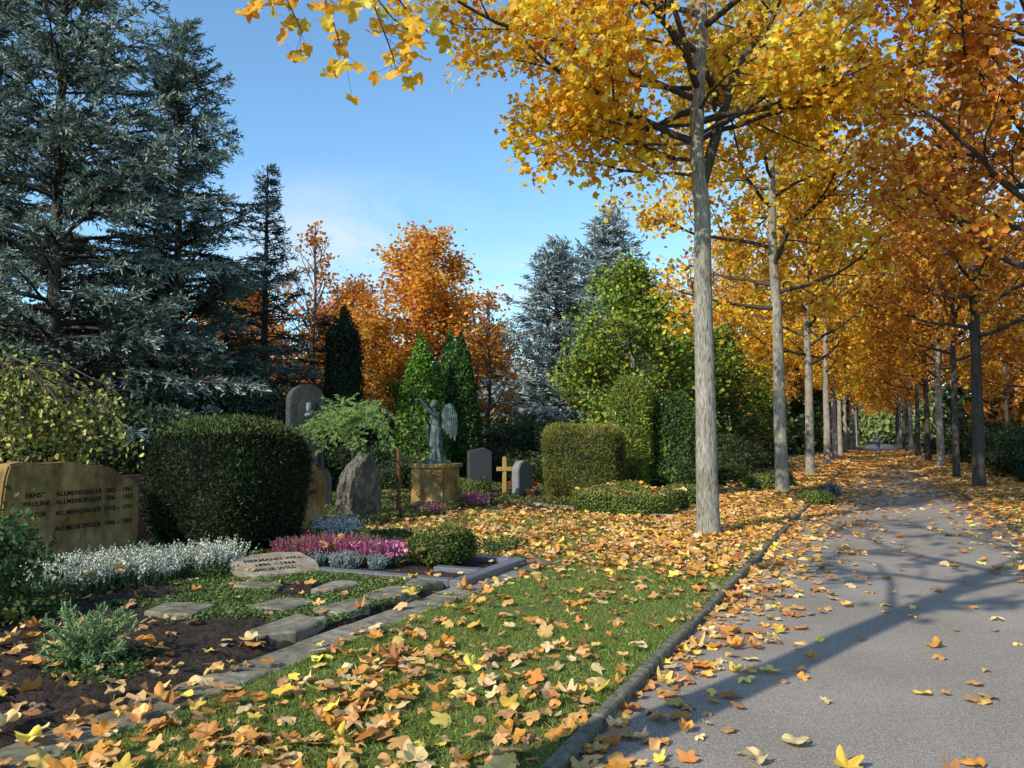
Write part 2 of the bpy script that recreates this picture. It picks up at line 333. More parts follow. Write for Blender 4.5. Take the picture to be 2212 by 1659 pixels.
plot('soil_bed',-12,-7.6,10.4,16,.08,M_soil,50,.02)
plot('soil_bed',-12,-3.7,14.9,21,.085,M_soil,50,.02)
def flag(g,cx,cy,rx,ry,z0,z1,seed):
    r=np.random.default_rng(seed);n=9;a=np.sort(r.uniform(0,2*math.pi,n)*.25+np.arange(n)/n*2*math.pi*1.0)
    rr=r.uniform(.82,1.1,n); x=cx+rx*rr*np.sign(np.cos(a))*np.abs(np.cos(a))**.7; y=cy+ry*rr*np.sign(np.sin(a))*np.abs(np.sin(a))**.7
    V=[(x[i],y[i],z0) for i in range(n)]+[(x[i],y[i],z1-.012) for i in range(n)]+[(cx+(x[i]-cx)*.93,cy+(y[i]-cy)*.93,z1+r.normal()*.003) for i in range(n)]
    F=[(i,(i+1)%n,n+(i+1)%n,n+i) for i in range(n)]+[(n+i,n+(i+1)%n,2*n+(i+1)%n,2*n+i) for i in range(n)]
    g.add(V,F); g.add(V[2*n:],[list(range(n))])
g=Geo()
for k,(x,y,rx,ry) in enumerate([(-4.22,5.0,.22,.36),(-4.2,5.75,.2,.34),(-4.18,6.45,.19,.33),(-4.17,7.0,.18,.19),(-4.75,5.6,.22,.25),(-5.4,5.1,.3,.22),(-4.85,6.5,.2,.25),(-5.6,6.2,.25,.18)]):
    flag(g,x,y,rx,ry,0,.135,k)
g.build('flagstones',[M_paver])
g=Geo()
for (x0,x1,y0,y1) in [(-3.99,-3.84,7.2,8.85),(-6.7,-4.0,7.2,7.34),(-6.7,-4.0,8.7,8.85),(-4.55,-4.0,7.86,8.0)]:
    boxg(g,x0,x1,y0,y1,0,.13,0,.01)
g.build('grave_border',[M_polish])
kerb_g=Geo()
for k in range(9):
    x=-7.6+k*.47; y=16.3-(x+7.6)*.42
    boxg(kerb_g,x,x+.46,y-.06,y+.06,0,.14,0,.015)
kerb_g.build('grave_kerb',[M_paver])

# ---------------- grass ----------------
def gz(x,y):
    z=np.where((x>-1.4)&(x<2.05),.008,.055)
    z=np.where((x<-3.6)&(x>-3.97)&(y<9.05),.066,z)
    z=np.where((x<=-3.97)&(y<9.2),.09,z)
    return z
def grassblades(name,regs):
    g=Geo()
    tri=(np.array([(-.5,0,0),(.5,0,0),(.25,.6,.1),(0,1,.3),(-.25,.6,.1)]),np.array([[0,1,2,3,4]]))
    P=[];S=[]
    for x0,x1,y0,y1,d,l in regs:
        n=int((x1-x0)*(y1-y0)*d); p=np.c_[rng.uniform(x0,x1,n),rng.uniform(y0,y1,n)]
        v=np.sin(p[:,0]*3+p[:,1]*1.1)+np.sin(p[:,1]*2.7-p[:,0]*1.9)+np.sin(p[:,0]*9)*np.sin(p[:,1]*8)
        k=rng.random(n)<.68+.28*v; p=p[k]; P.append(p); S.append(np.full(len(p),l))
    p=np.concatenate(P);l=np.concatenate(S)*rng.uniform(.4,1.4,len(p)); n=len(p)
    pos=np.c_[p,gz(p[:,0],p[:,1])-.008]
    ax=nrm(np.c_[rng.normal(size=(n,2))*.75,np.ones(n)*.7]); nv=nrm(np.cross(ax,rng.normal(size=(n,3))))
    v2=.5+.5*np.sin(p[:,0]*2.2+p[:,1]*1.7+1)*np.sin(p[:,1]*3.3-p[:,0]*1.1)
    col=pal([(.22,.31,.06),(.32,.40,.08),(.14,.21,.04)],n,.2)*(.55+.45*v2)[:,None]+pal([(.40,.36,.12),(.26,.3,.08)],n,.2)*(.45-.45*v2)[:,None]
    scatter(g,tri,pos,frames(nv,ax),np.c_[l*.11+.0025,l,l],col,0)
    print('grass',n); return g.build(name,[M_grass])
grassblades('grass',[(-3.62,-1.44,2.3,7,8000,.036),(-3.6,-1.46,7,16,3600,.045),(-10,-3.6,9.2,15.2,1700,.05),(-3.6,-1.46,16,26,900,.07),(2.15,4.2,10,30,700,.07)])

# ---------------- fallen leaves ----------------
FALL=[(.70,.34,.09),(.78,.46,.15),(.86,.56,.08),(.56,.23,.04),(.68,.30,.05),(.80,.56,.26),(.38,.16,.06),(.62,.26,.06)]
def dens(x,y):
    n1=.5+.5*np.sin(x*1.9+y*1.1+1)*np.sin(y*1.6-x*2.3)
    n2=.5+.5*np.sin(x*4.1-y*2.3)*np.sin(y*3.7+x*1.3)
    d=np.zeros_like(x)
    lawn=(x<-1.46)&(x>-3.6)
    near=np.clip((5.4-y)/1.5,0,1); mid=np.clip((y-8.2)/2.2,0,1)
    d=np.where(lawn,12+34*n2+95*near*(.3+.9*n1)+165*mid*(.4+.5*n1+.3*n2),d)
    path=(x>=-1.38)&(x<2.05); el=(x+1.38); er=(2.05-x)
    d=np.where(path,3.6+190*np.exp(-el/(.2+.013*y))+ (95*np.exp(-er/.28))*np.clip((y-8)/3,.1,1)+np.clip((y-18)/20,0,1)*16,d)
    d=np.where((x>=2.05)&(x<4.5),130,d)
    d=np.where((x>=4.5),10,d)
    strip=(x<=-3.6)&(x>-3.97); d=np.where(strip,9*(.3+n1)+70*np.clip((4.6-y)/1.2,0,1),d)
    beds=(x<=-3.97)&(y<9.2); d=np.where(beds,8+55*np.clip((4.7-y)/1.3,0,1)*(.3+.8*n2),d)
    cross=(x<=-3.6)&(y>=9.2)&(y<16); d=np.where(cross,(18+110*np.clip((x+8.5)/4,0,1))*(.4+.5*n1+.3*n2),d)
    far=(x<=-3.6)&(y>=16); d=np.where(far,9,d)
    return d
def fallen(name,regs,extra):
    g=Geo()
    for x0,x1,y0,y1,dm,ls,hi in regs:
        n=int((x1-x0)*(y1-y0)*dm); p=np.c_[rng.uniform(x0,x1,n),rng.uniform(y0,y1,n)]
        p=p[rng.random(n)<dens(p[:,0],p[:,1])/dm]; n=len(p)
        onp=(p[:,0]>-1.38)&(p[:,0]<2.05)
        up=np.where(onp,rng.uniform(.012,.03,n),rng.uniform(.01,.05,n))
        pos=np.c_[p,gz(p[:,0],p[:,1])+up]
        if hi==1: pos=np.vstack([pos,extra]); onp=np.r_[onp,np.zeros(len(extra),bool)]; n=len(pos)
        nv=nrm(rng.normal(size=(n,3))*np.where(onp,.14,.24)[:,None]+UP); fl=rng.random(n)<.45; nv[fl]*=-1
        ax=nrm(rng.normal(size=(n,3))); R=frames(nv,ax); col=pal(FALL,n,.2); col[fl]=col[fl]*.7+np.array([.16,.12,.07])
        sc=ls*rng.uniform(.45,1.25,n)
        if hi==2:
            k=rng.integers(0,len(TH_),n)
            for j in range(len(TH_)): s=k==j; scatter(g,TH_[j],pos[s],R[s],np.c_[sc[s]*rng.uniform(.75,1.1,s.sum()),sc[s],sc[s]*rng.uniform(.3,1.4,s.sum())],col[s],0,True)
        elif hi:
            k=rng.integers(0,6,n)
            for j in range(6): s=k==j; scatter(g,TUL[j],pos[s],R[s],sc[s],col[s],0)
        else: scatter(g,WD,pos,R,sc,col,0)
        print('fallen',n)
    return g.build(name,[M_fallen])
ex=[]
for (cx,cy,rx,ry,z,m) in [(-7.65,8.0,.5,.5,1.76,5),(-6.1,17.4,.75,.6,1.8,34),(-5.0,15.35,.5,.35,.5,30),(-4.1,15.0,.45,.3,.48,26),(-4.0,16.2,.45,.35,.5,22),(-4.9,16.7,.4,.3,.58,16),(-6.95,6.0,.35,.9,.3,12),(-5.4,8.1,.8,.3,.3,14),(-4.75,8.25,.25,.2,.5,8)]:
    a=rng.random((m,2))*2-1; ex.append(np.c_[cx+a[:,0]*rx,cy+a[:,1]*ry,np.full(m,z)+rng.normal(size=m)*.015])
ex=np.vstack(ex)
fallen('fallen_leaves',[(-7,3.5,2.0,8,220,.116,2),(-12,6,8,18,220,.12,1),(-9,6,18,40,130,.16,0),(-5,5,40,90,60,.24,0)],ex)

# ---------------- avenue trees ----------------
def cd(X,Y,Z): x,y=W(X,Y); return (x,y,Z)
T1=(-2.42,12.7,.03)
decid('tulip_tree',21,15.5,.18,6.2,4.0,28,28,.115,GOLD,[3,3,3,1.8,1],loc=T1,sp=.17,
  limbs=[(5.75,cd(-1,.1,.1),2.9,.03),(5.5,cd(.42,.1,.95),5.2,.1),(7.0,cd(-.85,-.1,.42),4.8,.055),(6.3,cd(.8,.3,.6),3.4,.05),(6.6,cd(-.9,.3,.05),2.8,.035),(6.8,cd(.2,-1,.2),2.6,.03),(7.4,cd(-.5,-.9,.35),3.4,.04),(6.0,cd(-.8,.5,.3),3.2,.035),(6.4,cd(.9,-.2,.3),2.8,.035),(6.3,cd(-.95,-.3,-.12),2.6,.025),(7.2,cd(-.95,.2,.12),4.0,.04)],dens=2.0)
# tree beside the camera, with a limb hanging over the lawn
T0=np.array((-2.6,.4,.03))
def spray(g,r):
    B=np.array([(0,0,5.1),(-.1,1.4,5.35),(-.2,2.8,5.3),(-.25,3.6,4.95)])
    tube(g,B,[.05,.035,.022,.012],7,(1,1,1),2)
    base=T0
    tws=[[(-.95,5,4.85),(-.92,5,4.45),(-.78,5,4.08),(-.74,4.95,3.93)],[(-1.35,5.1,4.8),(-1.2,5.1,4.38),(-1.08,5.1,4.02)],[(-.95,5,4.75),(-.66,4.9,4.28),(-.52,4.9,4.14)],[(-1.6,5.2,4.8),(-1.5,5.1,4.5),(-1.38,5.1,4.25)],[(-.95,5,4.85),(-1.0,4.8,4.5),(-1.05,4.7,4.22)],[(-1.1,5.1,4.75),(-.8,5.2,4.4),(-.66,5.2,4.3)],[(-1.3,5,4.8),(-1.7,5,4.55),(-1.62,5,4.36)]]
    for t in tws:
        Q=np.array([(*W(a,b),c) for a,b,c in t])-base
        tube(g,np.vstack([B[3],Q]),np.linspace(.01,.003,len(Q)+1),5,(1,1,1),2)
        m=13; tt=r.uniform(.35,1,m)*(len(Q)-1.001); i=tt.astype(int); p=Q[i]+(Q[i+1]-Q[i])*(tt-i)[:,None]
        off=r.normal(size=(m,3))*.07; lp=p+off+np.array([0,0,-.08])
        for a,b in zip(p,lp): tube(g,[a,(a+b)/2+[0,0,.01],b+[0,0,.03]],[.0018,.0015,.0012],3,(1,1,1),2)
        ax=nrm(r.normal(size=(m,3))*.5+np.array([0,0,-.8])); nv=nrm(r.normal(size=(m,3))*.5+np.array([.3,-.8,.3])); k=r.integers(0,8,m)
        col=pal([(.9,.52,.03),(.84,.42,.025),(.9,.6,.07)],m,.12,None,r)
        for j in range(8):
            s=k==j; scatter(g,TH_[j],lp[s],frames(nv[s],ax[s]),np.c_[r.uniform(.09,.125,s.sum()),r.uniform(.09,.125,s.sum()),np.full(s.sum(),.09)],col[s],1,True)
decid('tulip_tree',33,14,.19,5.8,3.6,22,9,.14,GOLD,[3,3,3,1.5,1],loc=tuple(T0),limbs=[(5.6,(.5,.85,.3),2.6,.04)],dens=1.5,extra=spray)
AV=dict(link=False,dens=1.8,tm=[WD],sp=.2,maxl=3)
tA=decid('tulip_tree_a',41,15,.18,4.6,3.9,30,24,.15,GOLD,[3,3,3,2.4,1],**AV)
tB=decid('tulip_tree_b',42,14.5,.18,4.2,4.0,28,24,.15,GOLD,[2,1.6,3,3.6,.8],**AV)
tC=decid('tulip_tree_c',43,14,.18,4.4,4.3,32,22,.14,ORNG,None,bark=M_barkd,**AV)
k=0
for y in [22.4,33,43.5,54,64,75,86,97,108,120,132]:
    put('tulip_tree',[tA,tB][k%2],(-2.35+random.uniform(-.1,.1),y,.03),k*1.9+.5,1,(1,1.0-.015*k,1)); k+=1
k=0
for y in [16.8,27.1,42.8,53,63,74,85,96,108,120,132]:
    put('tulip_tree',[tC,tB][k%3==2],((3.15 if k==0 else 2.75)+random.uniform(-.1,.1),y,.03),k*2.3+1.1,1,(.97,.86,.9)); k+=1
put('tulip_tree',tC,(2.6,32.7,.03),4,(.7,.7,.95),(1,.9,.9))
for (x,y,m,c) in [(-7.2,44,tB,(1,.95,.9)),(-8.5,58,tA,(.9,.85,.8)),(7.5,38,tC,(.9,.85,.8)),(8,52,tB,(.8,.6,.5)),(9,70,tC,(1,1,1)),(-7,75,tC,(1,1,1)),(10,24,tC,(.8,.7,.8)),(13,36,tB,(.8,.65,.6)),(-12,68,tB,(1,.8,.8)),(14,60,tB,(.8,.6,.6))]:
    put('tulip_tree',m,(x,y,.0),x,.9,c)

# ---------------- left / background trees ----------------
BIN=[(.014,.028,.017),(.024,.042,.027)]; BOUT=[(.18,.24,.19),(.30,.37,.31),(.44,.5,.44)]  # outer silver is new growth, lightened further as painted sunlit streaks
def P3(X,Y,z=0): x,y=W(X,Y); return (x,y,z)
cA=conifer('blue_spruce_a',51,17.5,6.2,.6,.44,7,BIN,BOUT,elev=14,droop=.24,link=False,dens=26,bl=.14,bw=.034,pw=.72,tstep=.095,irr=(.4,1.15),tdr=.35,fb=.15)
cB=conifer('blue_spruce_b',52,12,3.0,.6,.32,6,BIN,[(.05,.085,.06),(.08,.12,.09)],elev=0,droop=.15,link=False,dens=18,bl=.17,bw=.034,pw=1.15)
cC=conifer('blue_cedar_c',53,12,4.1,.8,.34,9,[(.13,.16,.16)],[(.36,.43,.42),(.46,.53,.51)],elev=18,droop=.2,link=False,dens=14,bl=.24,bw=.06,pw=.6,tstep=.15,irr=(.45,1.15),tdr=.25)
put('blue_spruce',cA,P3(-11.6,20),.4,1)
put('blue_spruce',cA,P3(-10.4,24.5),2.4,(.92,.92,.84),(.8,.83,.75))
put('blue_spruce',cA,P3(-16,23),3.9,(.95,.95,1.03),(.8,.85,.8))
put('spruce_tree',cB,P3(-8.75,28),0,(.95,.95,.94))
put('spruce_tree',cB,P3(-13.5,30),1,(1.3,1.3,.9),(.4,.5,.4))
put('spruce_tree',cB,P3(-11.5,32),2,(1.3,1.3,.7),(.4,.5,.4))
put('spruce_tree',cB,P3(-7.6,33),2,(1.2,1.2,.55),(.4,.5,.4))
put('blue_cedar',cC,P3(2.3,40),0,(1.15,1.15,.94))
put('blue_cedar',cC,P3(5.9,48),2,(1.4,1.4,1.24))
tD=decid('maple_d',61,13.2,.22,2.0,4.6,48,28,.2,[(.80,.38,.04),(.86,.5,.05),(.72,.29,.035),(.58,.19,.045)],link=False,dens=1.5,tm=[WD],sp=.34,prof=lambda t:(1-t)**.42*(.6+.55*min(1,t*3)),el=(10,52))
tE=decid('tree_e',62,11.5,.16,2.5,3.6,30,3.5,.18,[(.66,.28,.05),(.55,.18,.04)],link=False,dens=1.8,tm=[WD],sp=.15,el=(25,60),bark=M_barkd)
tF=decid('maple_f',63,7.6,.16,1.0,3.3,38,40,.14,[(.13,.22,.028),(.2,.29,.035),(.09,.15,.02),(.38,.37,.04)],link=False,dens=1.9,tm=[WD],sp=.3,prof=lambda t:(1-t)**.45*(.7+.4*min(1,t*3)),el=(5,50),leafmat=M_green)
put('maple_tree',tD,P3(-4.7,45),.3,(1.2,1.2,.96))
put('maple_tree',tD,P3(-10.5,52),2.3,.85,(.9,.75,.6))
put('maple_tree',tD,P3(-16.5,50),1.3,.8,(.9,.8,.6))
put('maple_tree',tD,P3(9,58),1.0,.95,(1.05,1.1,1))
put('maple_tree',tD,P3(-7.2,42),1.0,.55,(.9,1,.9))
put('maple_tree',tD,P3(-1.5,50),4.0,.6,(1.0,1.1,1))
put('bare_tree',tE,P3(-9.5,38),1,1.02)
put('bare_tree',tE,P3(-1.0,33),3,.66)
put('green_maple',tF,P3(4.5,30),0,(1,1,1))
put('green_maple',tF,P3(9,36),2,(1,1,.8),(.7,.7,.7))
put('green_maple',tF,P3(-3.3,31),3,(.7,.7,.55),(.5,.55,.6))
TH=[(.06,.13,.018),(.10,.19,.028),(.04,.08,.014)]
cone=lambda z:np.clip((1-z)**.62*1.15,.05,1)*(.8+.2*np.clip(z*6,0,1))
col_=lambda z:np.clip((1.02-z)*5,.1,1)**.5*(.85+.15*np.clip(z*4,0,1))
thA=hedge('thuja_a',(0,0,0),.62,.62,4.6,3,16000,.09,TH,cone,.07,False,link=False,seed=1,lf=2,fz=1.6)
thB=hedge('thuja_b',(0,0,0),.5,.5,5.5,3,14000,.09,[(.015,.03,.01),(.025,.045,.014)],col_,.07,False,link=False,seed=2,lf=2,fz=1.6)
put('thuja',thB,P3(-5.5,26),0,(1,1,1.03))
put('thuja',thA,P3(-2.75,24),0,(1.15,1.15,1),(1.4,1.4,1))
put('thuja',thA,P3(-2.05,26.5),1,(.8,.8,1.1),(1,1.1,1))
put('thuja',thA,P3(-1.6,25),2,(1.02,1.02,1.03),(.45,.55,.5))
put('thuja',thB,P3(-9.4,27),2,(1,1,.7))
put('thuja',thB,P3(-7.3,31),2,(1,1,.6))
for (x,y,s) in [(3.6,22,.4),(6.5,30,.7),(-6.2,33,.5),(-9,36,.6),(12,45,.8)]:
    put('thuja',thA,(x+ (4 if x>0 else 0),y,0),x,(.9,.9,s),(.6,.7,.6))

# ---------------- hedges and shrubs near graves ----------------
YEW=[(.012,.024,.008),(.02,.036,.01),(.032,.052,.013),(.06,.08,.02)]
hedge('yew_hedge',(-7.65,8.02,.03),.84,.80,1.74,3.2,64000,.042,YEW,None,.06,True,w=[3,3,2,.7],topcols=[(.16,.2,.045),(.11,.15,.03)],seed=5,fz=1.8)  # needle colours darkened for shade on the sides, paler for light on top
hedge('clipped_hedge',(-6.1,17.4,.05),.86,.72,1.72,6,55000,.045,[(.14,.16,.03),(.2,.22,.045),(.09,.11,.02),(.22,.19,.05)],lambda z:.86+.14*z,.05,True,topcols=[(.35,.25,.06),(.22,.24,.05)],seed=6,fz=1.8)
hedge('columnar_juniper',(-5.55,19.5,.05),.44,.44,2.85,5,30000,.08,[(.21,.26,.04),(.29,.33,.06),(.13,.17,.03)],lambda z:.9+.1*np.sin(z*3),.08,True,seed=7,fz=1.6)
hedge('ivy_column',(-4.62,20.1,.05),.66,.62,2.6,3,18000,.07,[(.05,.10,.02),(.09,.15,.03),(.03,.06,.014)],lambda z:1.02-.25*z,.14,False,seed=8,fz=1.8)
g_low=[(-5.0,15.35,.55,.4,.42,5),(-4.1,15.0,.5,.34,.4,5),(-4.9,16.7,.6,.5,.5,2.4),(-4.0,16.2,.5,.4,.42,4),(-3.95,17.8,.45,.5,.4,3),(-5.2,16.1,.35,.35,.45,2.2)]
for k,(x,y,a,b,h,p) in enumerate(g_low):
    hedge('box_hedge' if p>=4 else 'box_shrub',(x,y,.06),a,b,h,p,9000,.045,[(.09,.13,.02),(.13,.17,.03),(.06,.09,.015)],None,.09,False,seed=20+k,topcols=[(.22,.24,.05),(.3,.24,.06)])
hedge('box_shrub',(-4.75,8.25,.1),.42,.36,.4,2.6,9000,.035,[(.09,.13,.02),(.16,.2,.04),(.06,.09,.015)],None,.18,False,seed=31,topcols=[(.22,.22,.05),(.3,.2,.06)],fz=1.8)
hedge('rose_shrub',(-6.75,4.2,.08),.35,.4,.85,2,2600,.06,[(.04,.09,.025),(.08,.14,.04)],None,.2,False,inset=.6,fz=5,seed=32)
sh=[hedge('sh%d'%i,(0,0,0),.6,.6,.8,2.4,5000,.07,c,None,.18,False,link=False,seed=40+i,fz=2) for i,c in enumerate([
  [(.04,.08,.018),(.07,.12,.025)],[(.11,.15,.03),(.17,.21,.04)],[(.02,.04,.012),(.035,.055,.02)],[(.12,.16,.15),(.19,.23,.21)],[(.25,.03,.02),(.35,.07,.03)],[(.45,.22,.04),(.25,.18,.03)]])]
big=hedge('bigbush',(0,0,0),.6,.6,.8,2.2,11000,.045,[(.02,.038,.012),(.04,.065,.02),(.06,.09,.02)],None,.3,False,link=False,seed=50,fz=4.5,inset=.14,lf=5)
shn=['shrub','shrub','dark_shrub','blue_shrub','red_shrub','autumn_shrub']
rr=random.Random(4)
def free(x,y):
    for (a,b,c) in [(-6.1,17.4,1.6),(-5.5,19.5,1),(-8.5,14.6,1.3),(-8.8,17.3,1.0),(-8.5,17.8,1),(-7.9,18,1)]:
        if abs(x-a)<c and abs(y-b)<c: return False
    return True
for i in range(150):
    if i<105: x=rr.uniform(-30,-4.3); y=rr.uniform(18.5,52)
    else: x=rr.uniform(4.8,16); y=rr.uniform(14,55)
    if not free(x,y): continue
    k=rr.choices(range(6),[5,3,6,1,.5,1.5])[0]; s=rr.uniform(.45,1.6)*(1+.012*y)
    put(shn[k],sh[k] if s<1.4 or k>2 else big,(x,y,-.02),rr.uniform(0,6),(s*rr.uniform(.9,1.5),s,s*rr.uniform(.6,1.3)))
for (X,Y,k,sx,sz) in [(-8.5,18,2,2.2,2.6),(-6.6,20,2,2,2.2),(-10.5,16,2,2,2.8),(-12,14,2,2,2.6),(-4.2,22,2,1.5,1.6),(-3,21,0,1,1.2),(-7.7,24,2,2.4,3),(-5.5,28,0,2,3),(.3,30,0,2,2.5),(1.5,33,2,3,2.5),(-.2,26,2,1.0,1.4),(1.4,25,2,1,1.2),(1.8,22.5,0,.6,1.0),(-.9,19.3,1,.6,.7),(.3,22,4,.5,.5),(-2,20,2,.8,1.0),(8,24,0,.8,.7),(8.3,21,3,.55,.4),(7,18.5,1,.6,.45),(7.2,23,1,.9,.6)]:
    x,y=W(X,Y); put(shn[k],sh[k] if sx<1 else big,(x,y,-.02),X,(sx,sx,sz))

# background mass of trees
g=Geo(); r=np.random.default_rng(77)
nb=230; az=np.radians(r.uniform(-75,95,nb)); d=r.uniform(75,150,nb)
spots=[(-math.sin(a)*dd,math.cos(a)*dd,None) for a,dd in zip(az,d)]+[(x,y,2) for x,y in [(-7,158),(-3.5,160),(0,157),(3,161),(6,158),(10,160),(-1.5,170),(5,172),(-11,156),(1.5,152.5)]]
for x,y,kk in spots:
    if kk is None and abs(x-.4)<6: continue
    h=r.uniform(8,15); rad=r.uniform(2.5,5); n=750
    if kk is not None: h=r.uniform(6,11); n=1400; rad=3.2
    q=nrm(r.normal(size=(n,3)))*(r.random((n,1))**.25)*(1+.25*np.sin(r.normal()*9+nrm(r.normal(size=(n,3)))@r.normal(size=(3,1))*5))
    pos=np.array([x,y,h*.5])+q*np.array([rad,rad,h*.5])
    cols=[[(.03,.055,.018),(.05,.08,.02)],[(.6,.3,.05),(.5,.2,.04)],[(.7,.42,.06),(.4,.32,.05)],[(.05,.07,.05)],[(.2,.26,.08),(.3,.33,.12)]]
    cols=cols[4 if kk is not None else r.choice(4,p=[.42,.26,.14,.18])]
    nv=nrm(q+r.normal(size=(n,3))*.6)
    scatter(g,OV,pos,frames(nv,r.normal(size=(n,3))),r.uniform(.5,1.1,n),pal(cols,n,.25,None,r),0)
    tube(g,[(x,y,-.2),(x,y,h*.6)],[.25,.12],5,(.1,.08,.06),1)
n=26000; a=np.radians(r.uniform(-75,95,n)); dd=r.uniform(68,76,n); x=-np.sin(a)*dd;y=np.cos(a)*dd
k=np.abs(x-.4)>3.2; x=x[k];y=y[k];n=len(x); hh=2.6+1.4*np.sin(a[k]*23)+.9*np.sin(a[k]*51)
pos=np.c_[x,y,r.random(n)*hh]
scatter(g,OV,pos,frames(nrm(r.normal(size=(n,3))),r.normal(size=(n,3))),r.uniform(.4,.8,n),pal([(.03,.05,.015),(.05,.08,.02),(.02,.035,.012)],n,.2,None,r),0)
g.build('distant_trees',[M_green,M_barkd])

# ---------------- weeping birch, cedar ----------------
def weeper(name,loc,seed,zt,R,nb,hang,ls,cols,per,blade,bark,zlow=.8,tr=.06,spread=.06,nside=6,topv=(.05,.4)):
    r=np.random.default_rng(seed); g=Geo()
    tube(g,[(0,0,-.1),(.03,.02,zt*.5),(0,0,zt)],[tr,tr*.85,tr*.7],8)
    tw=[]
    for i in range(nb):
        az=r.uniform(0,6.28); L=R*r.uniform(.35,1.05); u=np.linspace(0,1,7); top=r.uniform(*topv)
        P=np.c_[np.cos(az)*L*u,np.sin(az)*L*u,zt-.05+top*np.sin(np.minimum(1,u*1.6)*2.2)-hang*u**3*r.uniform(.4,1)]
        P[1:]+=np.cumsum(r.normal(size=(6,3))*.03,axis=0); tube(g,P,np.linspace(tr*.3,.005,7),4); tw.append((P,2))
        for k in range(nside):
            j=r.integers(2,6); q=P[j]+(P[j+1]-P[j])*r.random(); l=r.uniform(.25,.8)*hang
            dd=np.array([math.cos(az+r.normal()),math.sin(az+r.normal()),0])*.3*l; v=np.linspace(0,1,5)[:,None]
            Q=q+dd*v**.6+np.array([0,0,-l])*v; Q[:,2]=np.maximum(Q[:,2],zlow); Q+=np.cumsum(r.normal(size=(5,3))*.012,axis=0); tube(g,Q,np.linspace(.004,.002,5),3); tw.append((Q,3))
    if not blade: leaves_on(g,r,tw,per,ls,cols,None,spread,1,[OV],.2)
    else:
        # feathery fronds: side shoots carrying needles
        for P,l in tw:
            T=nrm(np.gradient(P,axis=0)); ns=14 if l==2 else 5
            for s in range(ns):
                t=(s+.8)/ns*(len(P)-1.001); i=int(t); q=P[i]+(P[i+1]-P[i])*(t-i); sd=nrm(np.cross(T[i],UP+r.normal(size=3)*.15))*(1 if s%2 else -1)
                dv=nrm(sd+T[i]*.7+r.normal(size=3)*.1); ln=(.3 if l==2 else .12)*(1.1-.75*s/ns); m=per
                a=q+dv*ln*r.random((m,1))+np.array([0,0,-.04])*r.random((m,1)); ax=nrm(dv+r.normal(size=(m,3))*.5)
                scatter(g,BL,a,frames(nrm(np.cross(ax,r.normal(size=(m,3)))),ax),np.c_[np.full(m,ls*.16),ls*r.uniform(.6,1.2,m),np.ones(m)],pal(cols,m,.15,None,r)*(.75+.5*r.random()),1)
    return g.build(name,[bark,M_green],loc)
weeper('weeping_birch',(-10.6,6.7,0),71,2.3,1.95,70,1.1,.075,[(.42,.43,.08),(.55,.52,.13),(.26,.3,.06),(.6,.48,.12),(.14,.18,.03)],13,False,M_barkd,spread=.1,nside=8,tr=.07)
weeper('weeping_cedar',(-9.2,12.75,0),72,1.75,1.35,30,.5,.05,[(.28,.42,.10),(.38,.52,.16),(.16,.26,.06)],34,True,M_barkd,tr=.05,zlow=1.1,topv=(.1,.62),nside=1)
g=Geo(); tube(g,[(0,0,0),(.02,0,.7),(0,0,1.35)],[.04,.035,.03],8); g.build('cedar_trunk',[M_stem],(-8.15,12.75,0))  # stands for the weeping cedar's trunk, coloured plain brown

# ---------------- small plants ----------------
def spikes(name,regions,n,h,cols,basecol,w=.012):
    g=Geo(); r=np.random.default_rng(n)
    P=[]
    for cx,cy,rx,ry,wt in regions:
        m=int(n*wt); a=r.random(m)*6.283; q=np.sqrt(r.random(m)); P.append(np.c_[cx+rx*q*np.cos(a),cy+ry*q*np.sin(a),np.full(m,.09)])
    P=np.concatenate(P); m=len(P); hh=h*r.uniform(.6,1.2,m)
    ax=nrm(np.c_[r.normal(size=(m,2))*.3,np.ones(m)])
    scatter(g,BL,P,frames(nrm(np.cross(ax,r.normal(size=(m,3)))),ax),np.c_[np.full(m,.008),hh,np.ones(m)],pal(basecol,m,.2,None,r),0)
    for k in range(9):
        t=.35+.65*(k+r.random(m))/9; q=P+ax*(hh*t)[:,None]+r.normal(size=(m,3))*.006
        scatter(g,OV,q,frames(nrm(r.normal(size=(m,3))),nrm(r.normal(size=(m,3))+ax)),w*1.9*(1.25-t*.6),pal(cols if k>1 else basecol,m,.15,None,r),0)
    return g.build(name,[M_green])
WH=[(.80,.79,.70),(.86,.85,.79),(.66,.68,.56)]; GB=[(.12,.16,.06),(.16,.2,.08)]
spikes('white_heather',[(-7.1,5.4,.35,.42,.3),(-6.95,6.0,.4,.4,.3),(-6.75,6.65,.36,.42,.3),(-7.3,5.9,.3,.6,.1)],1900,.32,WH,GB,.018)
spikes('pink_heather',[(-6.1,8.15,.5,.28,.5),(-5.35,8.0,.3,.25,.25),(-6.3,7.65,.3,.2,.25)],1300,.27,[(.45,.02,.16),(.65,.05,.26),(.28,.02,.12)],GB,.015)
spikes('silver_plant',[(-5.6,7.65,.18,.14,.5),(-6.0,7.6,.14,.12,.3),(-5.2,7.7,.1,.1,.2)],400,.16,[(.4,.43,.42),(.3,.34,.33)],[(.2,.24,.22)],.014)
spikes('white_flowers',[(-7.1,9.5,.3,.25,1)],220,.33,[(.72,.68,.7),(.8,.77,.76)],GB,.024)
spikes('pink_heather',[(-8.0,15.3,.5,.25,.5),(-7.9,13.4,.3,.3,.3),(-8.3,16.4,.4,.3,.2)],500,.2,[(.4,.05,.2),(.5,.1,.3)],GB,.018)
g=Geo(); r=np.random.default_rng(9); m=160
P=np.c_[r.uniform(-5.7,-4.95,m),r.uniform(7.75,8.1,m),r.uniform(.2,.36,m)]
